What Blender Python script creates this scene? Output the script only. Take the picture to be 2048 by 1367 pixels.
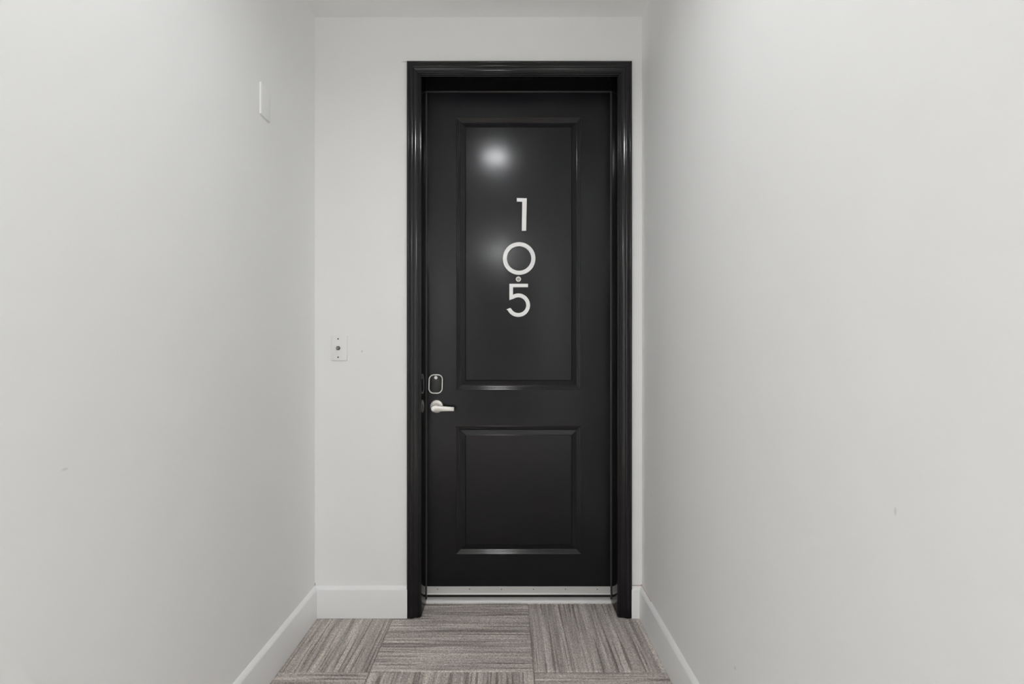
import bpy, math, random
import numpy as np

# ------------------------------------------------------------------ reset
for o in list(bpy.data.objects):
    bpy.data.objects.remove(o, do_unlink=True)
S = bpy.context.scene
COL = S.collection

# ------------------------------------------------------------------ camera
# metres; camera at x=0, y=0, looking along +y; carpet surface at z=0
CAM_Z = 1.198
cam = bpy.data.cameras.new('camera')
cam.sensor_width = 36.0
cam.lens = 17.58
cam.shift_x = 0.0044
cam.shift_y = 0.0139
cam.clip_start = 0.02
camo = bpy.data.objects.new('camera', cam)
camo.location = (0, 0, CAM_Z)
camo.rotation_euler = (math.pi / 2, 0, 0)
COL.objects.link(camo)
S.camera = camo

# ------------------------------------------------------------------ world and exposure
W = bpy.data.worlds.new('world')
S.world = W
W.use_nodes = True
W.node_tree.nodes['Background'].inputs[0].default_value = (0.5, 0.5, 0.5, 1)
W.node_tree.nodes['Background'].inputs[1].default_value = 0.05
vs = S.view_settings
vs.view_transform = 'Standard'
vs.look = 'None'
vs.gamma = 1.0
vs.use_curve_mapping = False
vs.exposure = 0.0
S.cycles.max_bounces = 11            # white corridor: let the light bounce well past the default
S.cycles.diffuse_bounces = 10
S.cycles.glossy_bounces = 3
LAMP = 98.0           # emission of the ceiling light diffuser nearest the door
LAMP_HALL = 830.0     # emission of the ceiling light diffuser behind the camera

# ------------------------------------------------------------------ main sizes
WALL_Y = 2.300                    # plane of the end wall
WL, WR = -0.8855, 0.618           # side walls of the corridor
CEIL = 2.757
FAR_Y = -6.60                     # far end of the corridor, behind the camera
JL, JR, JT = -0.3960, 0.5050, 2.4830   # clear opening between the jambs
DOOR_Y = 2.431                    # face of the door

# ------------------------------------------------------------------ material helpers
def newmat(name):
    m = bpy.data.materials.new(name)
    m.use_nodes = True
    nt = m.node_tree
    b = nt.nodes['Principled BSDF']
    return m, nt, b

def setp(b, **k):
    for n, v in k.items():
        b.inputs[n.replace('_', ' ')].default_value = v

def mix_rgb(nt, fac, a, b, blend='MIX'):
    n = nt.nodes.new('ShaderNodeMix')
    n.data_type = 'RGBA'
    n.blend_type = blend
    for sock, v in ((0, fac), (6, a), (7, b)):
        if hasattr(v, 'is_linked'):
            nt.links.new(v, n.inputs[sock])
        elif sock == 0:
            n.inputs[0].default_value = v
        else:
            n.inputs[sock].default_value = v
    return n.outputs[2]

def math_node(nt, op, a, b=None, c=None, clamp=False):
    n = nt.nodes.new('ShaderNodeMath')
    n.operation = op
    n.use_clamp = clamp
    for i, v in enumerate((a, b, c)):
        if v is None:
            continue
        if hasattr(v, 'is_linked'):
            nt.links.new(v, n.inputs[i])
        else:
            n.inputs[i].default_value = v
    return n.outputs[0]

def noise(nt, vec, scale, detail=2.0, rough=0.5):
    n = nt.nodes.new('ShaderNodeTexNoise')
    n.inputs['Scale'].default_value = scale
    n.inputs['Detail'].default_value = detail
    n.inputs['Roughness'].default_value = rough
    if vec is not None:
        nt.links.new(vec, n.inputs['Vector'])
    return n

def bump(nt, b, height, strength, dist):
    n = nt.nodes.new('ShaderNodeBump')
    n.inputs['Strength'].default_value = strength
    n.inputs['Distance'].default_value = dist
    nt.links.new(height, n.inputs['Height'])
    nt.links.new(n.outputs[0], b.inputs['Normal'])

def coords(nt, kind='Object'):
    return nt.nodes.new('ShaderNodeTexCoord').outputs[kind]

def paint(name, col, rough, peel_scale=180, peel=0.06, spec=0.5, var=0.03, coat=0.0, coat_rough=0.1, marks=()):
    """painted surface with a slight orange peel; marks = list of (centre, half sizes, strength) scuffs"""
    m, nt, b = newmat(name)
    v = coords(nt)
    n1 = noise(nt, v, 3.0, 1)
    lo = tuple(c * (1 - var) for c in col) + (1,)
    hi = tuple(min(1, c * (1 + var)) for c in col) + (1,)
    c = mix_rgb(nt, n1.outputs[0], lo, hi)
    for (cx, cy, cz), (sx, sy, sz), st in marks:
        sub = nt.nodes.new('ShaderNodeVectorMath'); sub.operation = 'SUBTRACT'
        nt.links.new(v, sub.inputs[0]); sub.inputs[1].default_value = (cx, cy, cz)
        div = nt.nodes.new('ShaderNodeVectorMath'); div.operation = 'DIVIDE'
        nt.links.new(sub.outputs[0], div.inputs[0]); div.inputs[1].default_value = (sx, sy, sz)
        ln = nt.nodes.new('ShaderNodeVectorMath'); ln.operation = 'LENGTH'
        nt.links.new(div.outputs[0], ln.inputs[0])
        f = math_node(nt, 'SUBTRACT', 1.0, ln.outputs['Value'], clamp=True)
        f = math_node(nt, 'MULTIPLY', f, st, clamp=True)
        c = mix_rgb(nt, f, c, (0.30, 0.29, 0.28, 1))
    nt.links.new(c, b.inputs['Base Color'])
    setp(b, Roughness=rough)
    b.inputs['Specular IOR Level'].default_value = spec
    b.inputs['Coat Weight'].default_value = coat
    b.inputs['Coat Roughness'].default_value = coat_rough
    if peel > 0:
        n2 = noise(nt, v, peel_scale, 0)
        bump(nt, b, n2.outputs[0], peel, 0.002)
    return m

def metal(name, col, rough, metallic=1.0, brushed=0.0):
    m, nt, b = newmat(name)
    v = coords(nt)
    mp = nt.nodes.new('ShaderNodeMapping')
    mp.inputs['Scale'].default_value = (40, 40, 900)
    nt.links.new(v, mp.inputs[0])
    n = noise(nt, mp.outputs[0], 1.0, 2)
    c = mix_rgb(nt, n.outputs[0], tuple(x * 0.93 for x in col) + (1,), tuple(min(1, x * 1.05) for x in col) + (1,))
    nt.links.new(c, b.inputs['Base Color'])
    setp(b, Roughness=rough, Metallic=metallic)
    if brushed:
        bump(nt, b, n.outputs[0], brushed, 0.0005)
    return m

WALLC = (0.914, 0.917, 0.912)
M = {}
M['wall'] = paint('wall_paint', WALLC, 0.55, 220, 0.0, 0.35, 0.012)
M['wall_left'] = paint('wall_paint_left', WALLC, 0.55, 220, 0.0, 0.35, 0.012,
                       marks=[((-0.8855, 1.0006, 0.972), (0.01, 0.010, 0.004), 0.3)])
M['wall_right'] = paint('wall_paint_right', WALLC, 0.55, 220, 0.0, 0.35, 0.012,
                        marks=[((0.618, 0.797, 0.951), (0.01, 0.004, 0.010), 0.3),
                               ((0.618, 1.358, 0.352), (0.01, 0.006, 0.006), 0.4),
                               ((0.618, 2.150, 0.600), (0.01, 0.010, 0.005), 0.3)])
M['wall_back'] = paint('wall_paint_back', WALLC, 0.55, 220, 0.0, 0.35, 0.012,
                       marks=[((-0.7380, 2.30, 1.2000), (0.0035, 0.02, 0.006), 2.2),
                              ((-0.6690, 2.30, 1.2210), (0.006, 0.02, 0.008), 0.35),
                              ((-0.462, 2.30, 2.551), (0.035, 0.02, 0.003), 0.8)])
M['ceiling'] = paint('ceiling_paint', (0.915, 0.917, 0.915), 0.7, 160, 0.0, 0.3, 0.01)
M['trim'] = paint('trim_white_paint', (0.90, 0.905, 0.905), 0.32, 60, 0.03, 0.5, 0.01)
M['plate'] = paint('plate_plastic', (0.912, 0.916, 0.912), 0.35, 300, 0.01, 0.5, 0.005)
M['black'] = paint('black_gloss_paint', (0.0040, 0.0042, 0.0060), 0.42, 75, 0.14, 0.12, 0.08, coat=0.60, coat_rough=0.17)
M['black'].node_tree.nodes['Principled BSDF'].inputs['Specular Tint'].default_value = (0.94, 0.95, 1.0, 1)
M['black_trim'] = paint('black_trim_paint', (0.0042, 0.0042, 0.0054), 0.15, 60, 0.010, 0.5, 0.08)
M['rabbet_highlight'] = paint('rabbet_highlight_grey', (0.065, 0.060, 0.056), 0.45, 120, 0.05, 0.5, 0.1)  # grey that paints in the light caught along the rabbet edge
M['digit'] = metal('satin_aluminium', (0.86, 0.86, 0.85), 0.42, 0.35)
M['nickel'] = metal('satin_nickel', (0.84, 0.82, 0.77), 0.42, 0.6, 0.02)
M['nickel_bright'] = metal('bezel_nickel', (0.92, 0.91, 0.88), 0.35, 0.4)
M['alu'] = metal('mill_aluminium', (0.80, 0.80, 0.79), 0.38, 0.55, 0.05)
M['alu_sill'] = metal('sill_aluminium', (0.95, 0.94, 0.925), 0.5, 0.1, 0.03)
M['steel'] = metal('dull_steel', (0.42, 0.42, 0.42), 0.35, 1.0)
M['steel_dark'] = metal('dark_nut_steel', (0.16, 0.16, 0.16), 0.4, 0.9)
M['screw'] = metal('dark_screw_steel', (0.10, 0.10, 0.10), 0.45, 0.8)
M['keypad'] = paint('black_glass', (0.012, 0.012, 0.013), 0.16, 50, 0.0, 0.5, 0.02)
M['caulk'] = paint('aged_caulk', (0.55, 0.42, 0.38), 0.6, 200, 0.05, 0.3, 0.15)
M['dark'] = paint('rubber', (0.02, 0.018, 0.017), 0.6, 200, 0.05, 0.3, 0.1)

def lamp_mat(name, strength):
    m, nt, b = newmat(name)
    setp(b, Base_Color=(0.8, 0.8, 0.8, 1), Roughness=0.5)
    b.inputs['Emission Color'].default_value = (0.975, 0.988, 1.0, 1)
    b.inputs['Emission Strength'].default_value = strength
    return m
M['lamp'] = lamp_mat('light_diffuser', LAMP)
M['lamp_hall'] = lamp_mat('hall_light_diffuser', LAMP_HALL)

def lens_mat():
    m, nt, b = newmat('peephole_glass')
    v = coords(nt)
    n = noise(nt, v, 160, 2)
    c = mix_rgb(nt, n.outputs[0], (0.25, 0.25, 0.25, 1), (0.75, 0.75, 0.74, 1))
    nt.links.new(c, b.inputs['Base Color'])
    setp(b, Roughness=0.12, Metallic=0.6)
    return m
M['lens'] = lens_mat()

def carpet_mat():
    """striated loop carpet: yarn stripes run along the tile's own y axis"""
    m, nt, b = newmat('striated_carpet')
    v = coords(nt)
    info = nt.nodes.new('ShaderNodeObjectInfo')
    sep = nt.nodes.new('ShaderNodeSeparateXYZ')
    nt.links.new(v, sep.inputs[0])
    off = math_node(nt, 'MULTIPLY', info.outputs['Random'], 37.0)
    # wobble of the stripe edges
    nw = noise(nt, v, 45, 2)
    wob = math_node(nt, 'MULTIPLY', math_node(nt, 'SUBTRACT', nw.outputs[0], 0.5), 0.0035)
    x = math_node(nt, 'ADD', math_node(nt, 'ADD', sep.outputs[0], wob), off)
    ys = math_node(nt, 'MULTIPLY', sep.outputs[1], 0.03)
    def strip(scale, seed, det=1.0, yk=1.0):
        cb = nt.nodes.new('ShaderNodeCombineXYZ')
        nt.links.new(x, cb.inputs[0])
        nt.links.new(math_node(nt, 'MULTIPLY', ys, yk), cb.inputs[1])
        cb.inputs[2].default_value = seed
        return noise(nt, cb.outputs[0], scale, det, 0.6).outputs[0]
    broad = strip(28, 0.0, 0.5)
    mid = strip(95, 3.1, 0.5, 1.5)
    fine = strip(110, 7.7, 0.0, 0.7)
    r = nt.nodes.new('ShaderNodeValToRGB')
    e = r.color_ramp
    e.elements[0].position = 0.35; e.elements[0].color = (0.365, 0.334, 0.308, 1)
    e.elements[1].position = 0.64; e.elements[1].color = (0.735, 0.690, 0.646, 1)
    a = e.elements.new(0.42); a.color = (0.470, 0.436, 0.406, 1)
    a = e.elements.new(0.54); a.color = (0.600, 0.560, 0.523, 1)
    mixv = math_node(nt, 'ADD', math_node(nt, 'MULTIPLY', broad, 0.5), math_node(nt, 'MULTIPLY', mid, 0.5))
    nt.links.new(mixv, r.inputs[0])
    c = r.outputs[0]
    # narrow dark and pale yarns
    dk = nt.nodes.new('ShaderNodeMapRange')
    dk.inputs[1].default_value = 0.36; dk.inputs[2].default_value = 0.28
    nt.links.new(fine, dk.inputs[0])
    c = mix_rgb(nt, math_node(nt, 'MULTIPLY', dk.outputs[0], 0.6), c, (0.170, 0.145, 0.130, 1))
    pl = nt.nodes.new('ShaderNodeMapRange')
    pl.inputs[1].default_value = 0.64; pl.inputs[2].default_value = 0.72
    nt.links.new(fine, pl.inputs[0])
    c = mix_rgb(nt, math_node(nt, 'MULTIPLY', pl.outputs[0], 0.6), c, (0.60, 0.57, 0.53, 1))
    # yarn tufts: short fibres drawn out along the stripe
    mp = nt.nodes.new('ShaderNodeMapping')
    mp.inputs['Scale'].default_value = (270, 150, 270)
    nt.links.new(v, mp.inputs[0])
    tuft = noise(nt, mp.outputs[0], 1.0, 3, 0.65)
    tm = nt.nodes.new('ShaderNodeMapRange')
    tm.inputs[1].default_value = 0.3; tm.inputs[2].default_value = 0.7
    tm.inputs[3].default_value = 0.55; tm.inputs[4].default_value = 1.45
    nt.links.new(tuft.outputs[0], tm.inputs[0])
    cb = nt.nodes.new('ShaderNodeCombineXYZ')
    for i in range(3):
        nt.links.new(tm.outputs[0], cb.inputs[i])
    c = mix_rgb(nt, 1.0, c, cb.outputs[0], 'MULTIPLY')
    # reddish and greenish drift
    nd = noise(nt, v, 30, 2)
    c = mix_rgb(nt, math_node(nt, 'MULTIPLY', nd.outputs[0], 0.35), c,
                mix_rgb(nt, 1.0, c, (1.10, 0.98, 0.93, 1), 'MULTIPLY'))
    nt.links.new(c, b.inputs['Base Color'])
    setp(b, Roughness=0.95)
    b.inputs['Specular IOR Level'].default_value = 0.1
    h = math_node(nt, 'ADD', tuft.outputs[0], math_node(nt, 'MULTIPLY', fine, 0.8))
    bump(nt, b, h, 0.9, 0.004)
    return m
M['carpet'] = carpet_mat()

# ------------------------------------------------------------------ mesh helpers
class MB:
    def __init__(self):
        self.v = []; self.f = []
    def add(self, vs, fs):
        k = len(self.v)
        self.v += [tuple(p) for p in vs]
        self.f += [tuple(i + k for i in f) for f in fs]
        return self
    def box(self, x0, x1, y0, y1, z0, z1):
        vs = [(x, y, z) for z in (z0, z1) for y in (y0, y1) for x in (x0, x1)]
        return self.add(vs, [(0, 2, 3, 1), (4, 5, 7, 6), (0, 1, 5, 4), (2, 6, 7, 3), (0, 4, 6, 2), (1, 3, 7, 5)])
    def lathe(self, prof, n=32, c=(0, 0, 0), axis='y'):
        """prof: (radius, along) pairs, revolved; capped where the radius is 0"""
        vs = []
        for r, a in prof:
            for i in range(n):
                t = 2 * math.pi * i / n
                u, w = r * math.cos(t), r * math.sin(t)
                p = (u, a, w) if axis == 'y' else (u, w, a)
                vs.append((p[0] + c[0], p[1] + c[1], p[2] + c[2]))
        fs = []
        for k in range(len(prof) - 1):
            for i in range(n):
                j = (i + 1) % n
                fs.append((k * n + i, k * n + j, (k + 1) * n + j, (k + 1) * n + i))
        fs.append(tuple(range(n)))
        fs.append(tuple((len(prof) - 1) * n + i for i in range(n)))
        return self.add(vs, fs)
    def loft(self, rings, closed=True, cap0=True, cap1=True):
        n = len(rings[0]); vs = [p for r in rings for p in r]; fs = []
        for k in range(len(rings) - 1):
            for i in range(n if closed else n - 1):
                j = (i + 1) % n
                fs.append((k * n + i, k * n + j, (k + 1) * n + j, (k + 1) * n + i))
        if cap0: fs.append(tuple(range(n)))
        if cap1: fs.append(tuple((len(rings) - 1) * n + i for i in range(n)))
        return self.add(vs, fs)
    def build(self, name, mat, parent=None, loc=(0, 0, 0), smooth=None, rot=None, bevel=0):
        me = bpy.data.meshes.new(name)
        me.from_pydata(self.v, [], self.f)
        me.update()
        import bmesh
        bm = bmesh.new(); bm.from_mesh(me)
        bmesh.ops.recalc_face_normals(bm, faces=bm.faces)
        if bevel:
            es = [e for e in bm.edges if len(e.link_faces) == 2 and e.calc_face_angle(0) > 0.6]
            bmesh.ops.bevel(bm, geom=es, offset=bevel, segments=2, affect='EDGES', profile=0.5)
        bm.to_mesh(me); bm.free()
        if smooth is not None:
            me.shade_smooth()
            me.set_sharp_from_angle(angle=math.radians(smooth))
        me.materials.append(M[mat])
        o = bpy.data.objects.new(name, me)
        o.location = loc
        if rot: o.rotation_euler = rot
        COL.objects.link(o)
        if parent: o.parent = parent
        return o

def empty(name, loc):
    o = bpy.data.objects.new(name, None)
    o.empty_display_size = 0.05
    o.location = loc
    COL.objects.link(o)
    return o

def tag(o, label=None, cat=None, kind=None, group=None):
    if label: o['label'] = label
    if cat: o['category'] = cat
    if kind: o['kind'] = kind
    if group: o['group'] = group
    return o

def arc(cx, cy, r, a0, a1, n):
    return [(cx + r * math.cos(math.radians(a0 + (a1 - a0) * i / n)),
             cy + r * math.sin(math.radians(a0 + (a1 - a0) * i / n))) for i in range(n + 1)]

# ------------------------------------------------------------------ room shell
T = 0.10
def struct(name, mb, mat, label, cat, **k):
    return tag(mb.build(name, mat, **k), label, cat, 'structure')

# end wall: one wall with the door opening cut out of it
RO = 0.022
mb = MB()
mb.box(WL - T, JL - RO, WALL_Y, WALL_Y + 0.15, -0.02, CEIL)
mb.box(JR + RO, WR + T, WALL_Y, WALL_Y + 0.15, -0.02, CEIL)
mb.box(JL - RO, JR + RO, WALL_Y, WALL_Y + 0.15, JT + RO, CEIL)
struct('wall_back', mb, 'wall_back', 'pale grey end wall around the black door', 'wall')
struct('wall_left', MB().box(WL - T, WL, FAR_Y, WALL_Y, -0.02, CEIL), 'wall_left',
       'long pale grey wall on the left carrying a blank plate', 'wall')
struct('wall_right', MB().box(WR, WR + T, FAR_Y, WALL_Y, -0.02, CEIL), 'wall_right',
       'long pale grey bare wall on the right', 'wall')
struct('ceiling', MB().box(WL - T, WR + T, FAR_Y - T, WALL_Y + 0.15, CEIL, CEIL + 0.1), 'ceiling',
       'white painted ceiling above the door wall', 'ceiling')
struct('wall_front', MB().box(WL - T, WR + T, FAR_Y - T, FAR_Y, -0.02, CEIL), 'wall',
       'pale grey wall closing the corridor opposite the black door', 'wall')

# floor with carpet tiles laid quarter-turned
floor = struct('floor', MB().box(WL - T, WR + T, FAR_Y - T, WALL_Y + 0.60, -0.06, -0.008), 'carpet',
               'floor laid with grey brown striped carpet tiles, quarter turned', 'floor')
TS = 0.625
TX0, TY0 = 0.100, 1.903            # a seam crossing
rng = np.random.default_rng(4)

def carpet_tile_mesh(name, n, x0, x1, y0, y1):
    """pile surface in the tile's own space, stripes along local y, ribs and tufts displaced, edges rolled over"""
    nx = max(3, int(n * (x1 - x0) / TS)); ny = max(3, int(n * (y1 - y0) / TS))
    xs = np.linspace(x0, x1, nx); ys = np.linspace(y0, y1, ny)
    X, Y = np.meshgrid(xs, ys)
    z = np.zeros_like(X)
    rib = np.interp(xs, np.linspace(x0, x1, nx), rng.normal(0, 1, nx))
    z += 0.0007 * rib[None, :]
    z += rng.normal(0, 0.0005, X.shape)
    d = np.minimum(np.minimum(X - x0, x1 - X), np.minimum(Y - y0, y1 - Y))
    z -= 0.0035 * np.clip(1 - d / 0.004, 0, 1) ** 2
    z -= 0.0015
    vs = np.stack([X, Y, z], -1).reshape(-1, 3)
    idx = np.arange(nx * ny).reshape(ny, nx)
    fs = np.stack([idx[:-1, :-1], idx[:-1, 1:], idx[1:, 1:], idx[1:, :-1]], -1).reshape(-1, 4)
    # skirt down to the backing
    border = list(idx[0, :]) + list(idx[1:, -1]) + list(idx[-1, -2::-1]) + list(idx[-2:0, 0])
    k = len(vs)
    sk = vs[border].copy(); sk[:, 2] = -0.0085
    vs = np.concatenate([vs, sk])
    fs = [tuple(int(i) for i in f) for f in fs]
    nb = len(border)
    for i in range(nb):
        j = (i + 1) % nb
        fs.append((int(border[j]), int(border[i]), k + i, k + j))
    me = bpy.data.meshes.new(name)
    me.from_pydata([tuple(map(float, p)) for p in vs], [], fs)
    me.update(); me.shade_smooth()
    me.materials.append(M['carpet'])
    return me

def clip(a0, a1, lo, hi):
    return max(a0, lo), min(a1, hi)

for j in range(-14, 1):                      # rows, nearest the door last
    y0, y1 = TY0 + j * TS, TY0 + (j + 1) * TS
    for i in range(-2, 1):
        x0, x1 = TX0 + i * TS, TX0 + (i + 1) * TS
        cx0, cx1 = clip(x0, x1, WL, WR)
        cy0, cy1 = clip(y0, y1, FAR_Y, 2.4290)
        if cx1 - cx0 < 0.02 or cy1 - cy0 < 0.02:
            continue
        g = 0.0004
        cx0 += g; cx1 -= g; cy0 += g; cy1 -= g
        mx, my = (x0 + x1) / 2, (y0 + y1) / 2
        quarter = (i + j) % 2 == 1           # stripes across the view
        n = 210 if j >= -1 else 12
        if quarter:   # local x = world y, local y = -world x
            me = carpet_tile_mesh('carpet_tile', n, cy0 - my, cy1 - my, -(cx1 - mx), -(cx0 - mx))
            rz = math.pi / 2
        else:
            me = carpet_tile_mesh('carpet_tile', n, cx0 - mx, cx1 - mx, cy0 - my, cy1 - my)
            rz = 0
        o = bpy.data.objects.new('carpet_tile', me)
        o.location = (mx, my, 0); o.rotation_euler = (0, 0, rz)
        COL.objects.link(o); o.parent = floor
        o.matrix_parent_inverse.identity()

# ------------------------------------------------------------------ baseboards
BT, BH = 0.0155, 0.1440
BP = [(0, 0), (BT, 0), (BT, 0.1285), (BT - 0.0008, 0.1310), (BT - 0.0035, 0.1345), (0.0025, 0.1430), (0, BH)]
def baseboard(name, p0, p1, nrm, label, m0=0, m1=0):
    """board from p0 to p1 on the floor; nrm points into the room; m0 / m1 = mitre of the two ends"""
    dx, dy = p1[0] - p0[0], p1[1] - p0[1]
    L = math.hypot(dx, dy); ux, uy = dx / L, dy / L
    rings = []
    for (px, py), m in ((p0, m0), (p1, -m1)):
        rings.append([(px + nrm[0] * t + ux * m * t, py + nrm[1] * t + uy * m * t, z) for t, z in BP])
    return struct(name, MB().loft(rings), 'trim', label, 'baseboard', smooth=40)
CASE_L, CASE_R = -0.4587, 0.5637     # outer edges of the casing
baseboard('baseboard_back', (WL + BT * 0, WALL_Y), (CASE_L, WALL_Y), (0, -1), 'short white baseboard between left corner and door casing', 1, 0)
baseboard('baseboard_back_right', (CASE_R, WALL_Y), (WR, WALL_Y), (0, -1), 'tiny white baseboard stub right of the door casing', 0, 1)
baseboard('baseboard_left', (WL, FAR_Y), (WL, WALL_Y), (1, 0), 'white baseboard running along the left wall', 0, 1)
baseboard('baseboard_right', (WR, FAR_Y), (WR, WALL_Y), (-1, 0), 'white baseboard running along the right wall', 0, 1)
# aged caulk line where the baseboards meet the walls at the right corner
cj = MB()
cj.box(CASE_R, WR - 0.0005, WALL_Y - 0.0022, WALL_Y, BH - 0.0005, BH + 0.0022)
cj.box(WR - 0.0020, WR, WALL_Y - 0.150, WALL_Y - 0.0005, BH - 0.0005, BH + 0.0016)
cj.box(WR - 0.0045, WR, WALL_Y - 0.006, WALL_Y, BH - 0.001, BH + 0.006)
struct('trim_1', cj, 'caulk', 'thin pinkish caulk line above the right corner baseboard', 'caulk')
cj = MB().box(WL, WL + 0.0014, WALL_Y - 0.0016, WALL_Y, BH, BH + 0.012)
struct('trim_2', cj, 'screw', 'dark crack above the left corner baseboard', 'caulk')

# ------------------------------------------------------------------ door frame (casing, jambs, stops)
frame = tag(empty('trim_3', ((JL + JR) / 2, WALL_Y, 0)), 'glossy black moulded door casing and jambs', 'door frame', 'structure')
FX = (JL + JR) / 2
CI = 0.0035                               # reveal between jamb edge and casing
# casing section: (distance from inner edge, height off the wall)
CPROF = [(0.0, 0.0), (0.0, 0.0075)]
CPROF += [(0.0032 - 0.0032 * math.cos(t), 0.0075 + 0.0030 * math.sin(t)) for t in [math.pi * k / 6 for k in range(1, 6)]]
CPROF += [(0.0064, 0.0078), (0.0082, 0.0078)]
CPROF += [(0.0115 - 0.0033 * math.cos(t), 0.0085 + 0.0030 * math.sin(t)) for t in [math.pi * k / 6 for k in range(0, 6)]]
CPROF += [(0.0150, 0.0100)]
CPROF += [(0.0150 + 0.0150 * s, 0.0100 + 0.0036 * s * s) for s in (0.25, 0.5, 0.75, 1.0)]
CPROF += [(0.0305, 0.0150), (0.0318, 0.0150)]
CPROF += [(0.0318 + 0.0082 - 0.0082 * math.cos(t), 0.0150 + 0.0034 * math.sin(t)) for t in [math.pi * k / 10 for k in range(1, 10)]]
CPROF += [(0.0484, 0.0152), (0.0500, 0.0152)]
CPROF += [(0.0500 + 0.0045 - 0.0045 * math.cos(t), 0.0152 + 0.0022 * math.sin(t)) for t in [math.pi * k / 6 for k in range(1, 6)]]
CPROF += [(0.0592, 0.0150), (0.0608, 0.0138), (0.0612, 0.0125), (0.0612, 0.0)]
hw = (JR - JL) / 2 + CI                  # half width at the casing's inner edge
zt = JT + CI
for s in (-1, 1):
    rings = [[(s * (hw + w), -h, 0.002) for w, h in CPROF], [(s * (hw + w), -h, zt + w) for w, h in CPROF]]
    MB().loft(rings).build('casing_board', 'black_trim', frame, smooth=38)
rings = [[(-(hw + w), -h, zt + w) for w, h in CPROF], [((hw + w), -h, zt + w) for w, h in CPROF]]
MB().loft(rings).build('casing_board', 'black_trim', frame, smooth=38)
# jambs; front edge eased
JD = 0.1500
jw = (JR - JL) / 2
def jamb_ring(a):                        # (out from the opening, depth): rectangle with eased front edge
    return [(0.0, JD), (RO, JD), (RO, -0.002), (0.0018, -0.002), (0.0006, -0.0014), (0.0, 0.0)]
for s in (-1, 1):
    r = jamb_ring(0)
    MB().loft([[(s * (jw + w), d, 0.002) for w, d in r], [(s * (jw + w), d, JT) for w, d in r]]).build('jamb', 'black_trim', frame, smooth=50)
r = jamb_ring(0)
MB().loft([[(-jw - RO, d, JT + w) for w, d in r], [(jw + RO, d, JT + w) for w, d in r]]).build('jamb', 'black_trim', frame, smooth=50)
# grey bead against the door face: its colour imitates the rabbet edge highlight
SD = DOOR_Y - WALL_Y
for s in (-1, 1):
    MB().box(s * (jw - 0.0052), s * (jw + 0.0), SD - 0.008, SD + 0.003, 0.020, JT).build('rabbet_highlight_bead', 'rabbet_highlight', frame, bevel=0.0015)
MB().box(-jw + 0.0052, jw - 0.0052, SD - 0.008, SD + 0.003, JT - 0.0045, JT).build('rabbet_highlight_bead', 'rabbet_highlight', frame, bevel=0.0015)

# threshold
mb = MB()
TP = [(-0.003, -0.006), (-0.003, 0.006), (-0.001, 0.0085), (0.003, 0.0105), (0.016, 0.0150), (0.020, 0.0185), (0.034, 0.0205), (0.110, 0.0205), (0.110, -0.006)]
mb.loft([[(JL + 0.0005, DOOR_Y + a, z) for a, z in TP], [(JR - 0.0005, DOOR_Y + a, z) for a, z in TP]])
struct('trim_4', mb, 'alu_sill', 'pale metal threshold lying under the black door', 'threshold', smooth=30)

# ------------------------------------------------------------------ door
DX = FX
dw = jw - 0.0030
DTOP, DBOT = JT - 0.003, 0.040
door = tag(empty('door_1', (DX, DOOR_Y, 0)), 'black two-panel apartment door with white number 105', 'door', 'structure')
PW = 0.3040                               # half width of the panels over their moulding
PAN = [(-PW, PW, 1.0351, 2.3575), (-PW, PW, 0.2367, 0.8601)]
xs = [-dw, -PW, PW, dw]
zs = [DBOT, 0.2367, 0.8601, 1.0351, 2.3575, DTOP]
mb = MB()
vs = [(x, 0, z) for z in zs for x in xs]
fs = []
for k in range(5):
    for i in range(3):
        if i == 1 and k in (1, 3):
            continue
        fs.append((k * 4 + i, k * 4 + i + 1, (k + 1) * 4 + i + 1, (k + 1) * 4 + i))
mb.add(vs, fs)
Bk = 0.044
mb.add([(-dw, 0, DBOT), (dw, 0, DBOT), (dw, 0, DTOP), (-dw, 0, DTOP), (-dw, Bk, DBOT), (dw, Bk, DBOT), (dw, Bk, DTOP), (-dw, Bk, DTOP)],
       [(0, 1, 5, 4), (1, 2, 6, 5), (2, 3, 7, 6), (3, 0, 4, 7), (4, 5, 6, 7)])
slab = mb.build('slab', 'black', door)
# moulding section: (inset from the outer edge, depth into the door; negative = proud)
def facet(w0, d0, width, tilts):         # slightly rounded slope: the tilt (degrees) changes from facet to facet
    pts = [(w0, d0)]
    for t in tilts:
        w, d = pts[-1]
        pts.append((w + width / len(tilts), d + width / len(tilts) * math.tan(math.radians(t))))
    return pts
MPROF = [(0.0, 0.0), (0.0005, -0.0010), (0.0012, -0.0012)]
TILT = (25, 30, 35, 40, 45)
MPROF += facet(0.0016, -0.0012, 0.0050, TILT)
MPROF += facet(0.0082, MPROF[-1][1] + 0.0001, 0.0050, TILT)
MPROF += facet(0.0148, MPROF[-1][1] + 0.0001, 0.0050, TILT)
MPROF += [(0.0214, MPROF[-1][1] + 0.0004)]
GROOVE = MPROF[-1][1]
PPROF = [(0.0214, GROOVE), (0.0222, GROOVE)] + facet(0.0222, GROOVE, 0.0210, (-11,))[1:]
PPROF += [(w, d) for w, d in facet(0.0436, PPROF[-1][1] - 0.0001, 0.0036, (-46, -40, -34, -28, -22))]
FIELD = PPROF[-1][1]
PPROF += [(0.0476, FIELD), (0.0490, FIELD)]
def rect_ring(r, a, d):
    x0, x1, z0, z1 = r
    return [(x0 + a, d, z0 + a), (x1 - a, d, z0 + a), (x1 - a, d, z1 - a), (x0 + a, d, z1 - a)]
for r in PAN:
    MB().loft([rect_ring(r, a, d) for a, d in MPROF], cap0=False, cap1=False).build('panel_moulding', 'black_trim', door, smooth=10)
    MB().loft([rect_ring(r, a, d) for a, d in PPROF], cap0=False).build('raised_panel', 'black', door, smooth=9)

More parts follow.
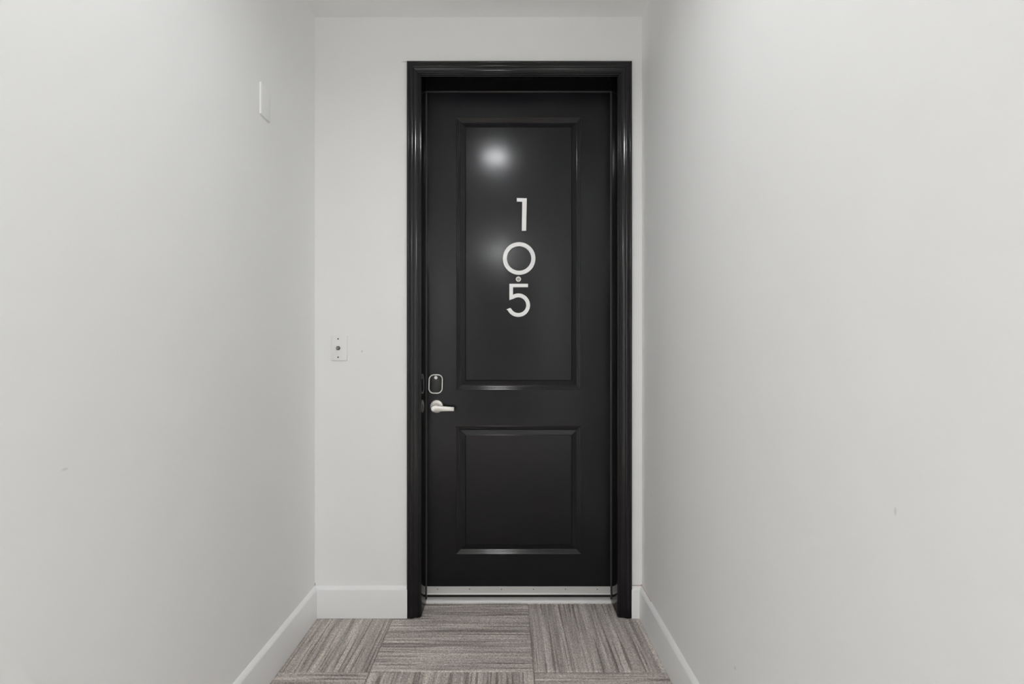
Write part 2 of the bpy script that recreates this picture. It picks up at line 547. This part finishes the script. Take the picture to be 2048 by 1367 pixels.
# numbers: extruded outlines in metres (x right, z up), standing off the panel field
DT = 0.0085
def digit(name, outline, cx, cz, rot, label, holes=None):
    mb = MB()
    c, s = math.cos(rot), math.sin(rot)
    tr = lambda p: (cx + p[0] * c - p[1] * s, cz + p[0] * s + p[1] * c)
    e = 0.0008
    if holes is None:
        pts = [tr(p) for p in outline]
        f0, f1 = FIELD - 0.0002, FIELD - DT
        from mathutils import Vector
        from mathutils.geometry import tessellate_polygon
        n = len(pts)
        mb.loft([[(x, f0, z) for x, z in pts], [(x, f1, z) for x, z in pts]], cap0=False, cap1=False)
        tri = tessellate_polygon([[Vector((x, z, 0)) for x, z in pts]])
        mb.f += [tuple(t) for t in tri] + [tuple(n + q for q in t) for t in tri]
        o = mb.build(name, 'digit', door)
    else:
        a = [tr(p) for p in outline]; b = [tr(p) for p in holes]
        n = len(a)
        rings = [[(x, FIELD - 0.0002, z) for x, z in a], [(x, FIELD - DT + e, z) for x, z in a],
                 [(x + (q - x) * 0.04, FIELD - DT, z + (w - z) * 0.04) for (x, z), (q, w) in zip(a, b)],
                 [(q + (x - q) * 0.04, FIELD - DT, w + (z - w) * 0.04) for (x, z), (q, w) in zip(a, b)],
                 [(x, FIELD - DT + e, z) for x, z in b], [(x, FIELD - 0.0002, z) for x, z in b]]
        rings.append(rings[0])
        mb.loft(rings, cap0=False, cap1=False)
        o = mb.build(name, 'digit', door, smooth=40)
    o['label'] = label
    return o
px = 1 / 411.4                            # one photo pixel on the door face, in metres
u = px / 4.881
# one
one = [(-0.0235, 0.0795), (0.0245, 0.0785), (0.0215, -0.0790), (0.0005, -0.0795), (0.0025, 0.0620), (-0.0235, 0.0625)]
digit('number_one', one, 0.0635 - DX + 0.0055, 1.8855, 0.0, 'satin white metal digit 1, top of the number')
# zero
N = 64
digit('number_zero', arc(0, 0, 0.0795, 0, 360 - 360 / N, N - 1), 0.0563 - DX, 1.6720, 0.0,
      'satin white metal digit 0, round ring', arc(0, 0, 0.0590, 0, 360 - 360 / N, N - 1))
# five
o5 = [(-87, 208), (94, 208), (94, 175), (-52, 175), (-52, 98)]
o5 += arc(0, 0, 114, 112, -155, 40)
o5 += [(-116, -42), (-81, -27)]
o5 += arc(0, 0, 77, -154, 118, 36)
o5 += [(-56, 60), (-87, 50)]
o5 = [(x * u, z * u) for x, z in o5]
digit('number_five', o5, (960 + 374 / 4.881 - 1015) * px - DX, CAM_Z + (712 - 380 - 1123 / 4.881) * px, 0.0,
      'satin white metal digit 5, bottom of the number')

# peephole between 0 and 5
pc = ((1036.8 - 1015) * px - DX, FIELD, CAM_Z + (712 - 557.8) * px)
pr = MB().lathe([(0.0128, 0.001), (0.0130, -0.0022), (0.0120, -0.0034), (0.0080, -0.0036), (0.0072, -0.0020), (0.0072, 0.001)], 32).build('peephole', 'nickel', door, loc=pc, smooth=35)
pr['label'] = 'small round metal peephole between 0 and 5'
MB().lathe([(0.0071, -0.0012), (0.0060, -0.0024), (0.0035, -0.0032), (0.001, -0.0035)], 24).build('lens', 'lens', pr, smooth=50)

# keypad deadbolt above the lever
def rrect(hx, hz, r, n=8, lean=0.0):
    pts = []
    for cx, cz, a in ((hx - r, hz - r, 0), (-hx + r, hz - r, 90), (-hx + r, -hz + r, 180), (hx - r, -hz + r, 270)):
        pts += arc(cx, cz, r, a, a + 90, n)
    return [(x + lean * z, z) for x, z in pts]
LKY = 0.022
lk = ((871.8 - 1015) / 413.5 - DX, 0, CAM_Z + (712 - 767.3) / 413.5)
hx, hz, rr = 0.0345, 0.0470, 0.0260
def rr_ring(ins, y):
    return [(x, y, z) for x, z in rrect(hx - ins, hz - ins, rr - ins, 8, 0.03)]
body = MB().loft([rr_ring(0.0, 0.0), rr_ring(0.0, -LKY + 0.003), rr_ring(0.0062, -LKY + 0.003)]).build('keypad_lock', 'keypad', door, loc=lk, smooth=40)
body['label'] = 'rounded black keypad deadbolt with pale metal rim'
MB().loft([rr_ring(-0.0003, -LKY + 0.006), rr_ring(-0.0003, -LKY + 0.0012), rr_ring(0.0012, -LKY - 0.0008), rr_ring(0.0040, -LKY - 0.0008), rr_ring(0.0056, -LKY + 0.0008), rr_ring(0.0060, -LKY + 0.0032)], cap0=False, cap1=False).build('rim', 'nickel_bright', body, smooth=40)
MB().loft([rr_ring(0.0058, -LKY + 0.0025), rr_ring(0.0062, -LKY + 0.0012), rr_ring(0.0080, -LKY + 0.0009)]).build('keypad_face', 'keypad', body, smooth=40)
kc = MB().lathe([(0.0078, -LKY + 0.002), (0.0080, -LKY - 0.0012), (0.0070, -LKY - 0.0020), (0.0035, -LKY - 0.0020), (0.0028, -LKY - 0.0008), (0.0005, -LKY - 0.0008)], 24, c=(0.0012, 0, 0.0305)).build('key_cylinder', 'nickel_bright', body, smooth=35)

# lever handle
hl = (-0.3437 - DX, 0, 0.9545)
lever_root = MB().lathe([(0.0312, 0.0), (0.0312, -0.0060), (0.0300, -0.0078), (0.0270, -0.0086), (0.0160, -0.0092), (0.0135, -0.0120), (0.0128, -0.0300), (0.0128, -0.0520), (0.0100, -0.0540)], 40).build('lever_handle', 'nickel', door, loc=hl, smooth=35)
lever_root['label'] = 'satin nickel lever handle on a round rose'
# lever arm: hub end round, tapering to a square end; slightly curved in plan
arm = MB()
hub_r = 0.0152
def arm_outline(ins):
    top = [(0.0 + (hub_r - ins) * math.cos(math.radians(a)), (hub_r - ins) * math.sin(math.radians(a))) for a in range(80, 281, 10)]
    return [(0.0900 - ins, 0.0075 - ins), (0.060, 0.0105 - ins)] + top + [(0.040, -0.0130 + ins), (0.0900 - ins, -0.0125 + ins)]
back = -0.0420; front = -0.0580
def arm_ring(ins, y):
    return [(x - 0.006 * max(0.0, 1 - max(x, 0.0) / 0.09), y + 0.004 * max(0, (x - 0.03) / 0.07) ** 2, z) for x, z in arm_outline(ins)]
arm.loft([arm_ring(0.0022, back), arm_ring(0.0004, back - 0.002), arm_ring(0.0, back - 0.004), arm_ring(0.0, front + 0.004), arm_ring(0.0008, front + 0.0015), arm_ring(0.0026, front)])
arm.build('lever', 'nickel', lever_root, loc=(0, 0, -0.006), smooth=40)

# metal sweep along the bottom edge
SWY = -0.0075
sw = MB()
SP = [(0.0, 0.0800), (-0.0040, 0.0810), (-0.0055, 0.0800), (-0.0058, 0.0520), (-0.0062, 0.0495), (-0.0110, 0.0475), (-0.0115, 0.0455), (-0.0100, 0.0440), (0.0, 0.0440)]
sl = dw - 0.003
sweep = sw.loft([[(-sl, a, z) for a, z in SP], [(sl, a, z) for a, z in SP]]).build('door_sweep', 'alu', door, smooth=30)
sweep['label'] = 'pale metal sweep strip along the door bottom'
for k in range(6):
    x = (875 + 64 * k - 1015) / 413.0 - DX
    MB().lathe([(0.0024, 0.001), (0.0024, -0.0006), (0.0012, -0.0010)], 10).build('screw', 'screw', sweep, loc=(x, -0.0057, 0.0690 + 0.0006 * math.sin(k * 2.1)))
MB().box(-sl, sl, -0.004, 0.010, 0.0300, 0.0440).build('rubber_lip', 'dark', sweep)

# ------------------------------------------------------------------ wall plates
def plate_body(w, h, t, e=0.0030):
    def rg(i, y):
        return [(x, y, z) for x, z in rrect(w / 2 - i, h / 2 - i, 0.003 - min(i, 0.002), 3)]
    return MB().loft([rg(0, 0), rg(0, -t + e), rg(e * 0.35, -t + e * 0.3), rg(e, -t)])
cp = tag(empty('coax_wall_plate', (-0.7725, WALL_Y, 1.2355)), 'white single coax wall plate left of the black door', 'wall plate')
plate_body(0.0730, 0.1160, 0.0078).build('plate', 'plate', cp, smooth=30)
nut = MB()
n6 = [(0.0104 * math.cos(math.pi / 3 * k), 0.0104 * math.sin(math.pi / 3 * k)) for k in range(6)]
nut.loft([[(x, -0.0072, z) for x, z in n6], [(x, -0.0100, z) for x, z in n6], [(x * 0.88, -0.0110, z * 0.88) for x, z in n6]])
jk = nut.build('coax_jack', 'steel_dark', cp, loc=(-0.0040, 0, -0.0005))
MB().lathe([(0.0066, -0.010), (0.0066, -0.0180), (0.0056, -0.0190), (0.0020, -0.0188), (0.0012, -0.0170)], 20).build('connector_barrel', 'steel', jk, smooth=40)
for z in (0.0420, -0.0420):
    MB().lathe([(0.0034, -0.006), (0.0034, -0.0084), (0.0018, -0.0090)], 14).build('screw', 'screw', cp, loc=(-0.0040, 0, z))
bp = tag(empty('blank_wall_plate', (WL, 1.8215, 2.1215)), 'blank white cover plate high on the left wall', 'wall plate')
bp.rotation_euler = (0, 0, math.radians(90))
plate_body(0.0720, 0.1150, 0.0062).build('plate', 'plate', bp, smooth=30)
for z in (0.0417, -0.0417):
    MB().lathe([(0.0030, -0.005), (0.0030, -0.0064), (0.0016, -0.0068)], 14).build('screw', 'plate', bp, loc=(0, 0, z))

# ------------------------------------------------------------------ flush ceiling lights
def ceiling_light(x, y, lens, label, r=0.090, rec=0.024):
    """round flush-mount fixture: white rim, diffuser set back inside"""
    t = tag(empty('flush_ceiling_light', (x, y, CEIL)), label, 'ceiling light', group='round flush ceiling lights')
    mb = MB()
    prof = [(r + 0.014, 0.0), (r + 0.014, -rec - 0.004), (r + 0.010, -rec - 0.008), (r + 0.003, -rec - 0.008), (r, -rec - 0.005), (r, 0.0)]
    n = 48
    mb.loft([[(q * math.cos(2 * math.pi * i / n), q * math.sin(2 * math.pi * i / n), z) for i in range(n)] for q, z in prof], cap0=False, cap1=False)
    mb.build('rim', 'trim', t, smooth=35)
    MB().lathe([(r - 0.0005, -0.0010), (r - 0.0005, -0.0045), (r * 0.6, -0.0050), (0.002, -0.0052)], 40, axis='z').build('diffuser', lens, t, smooth=40)
    return t
ceiling_light(-0.090, 1.020, 'lamp', 'round flush light on the corridor ceiling nearest the black door')
ceiling_light(-0.110, -2.400, 'lamp_hall', 'round flush light on the corridor ceiling farther from the black door')
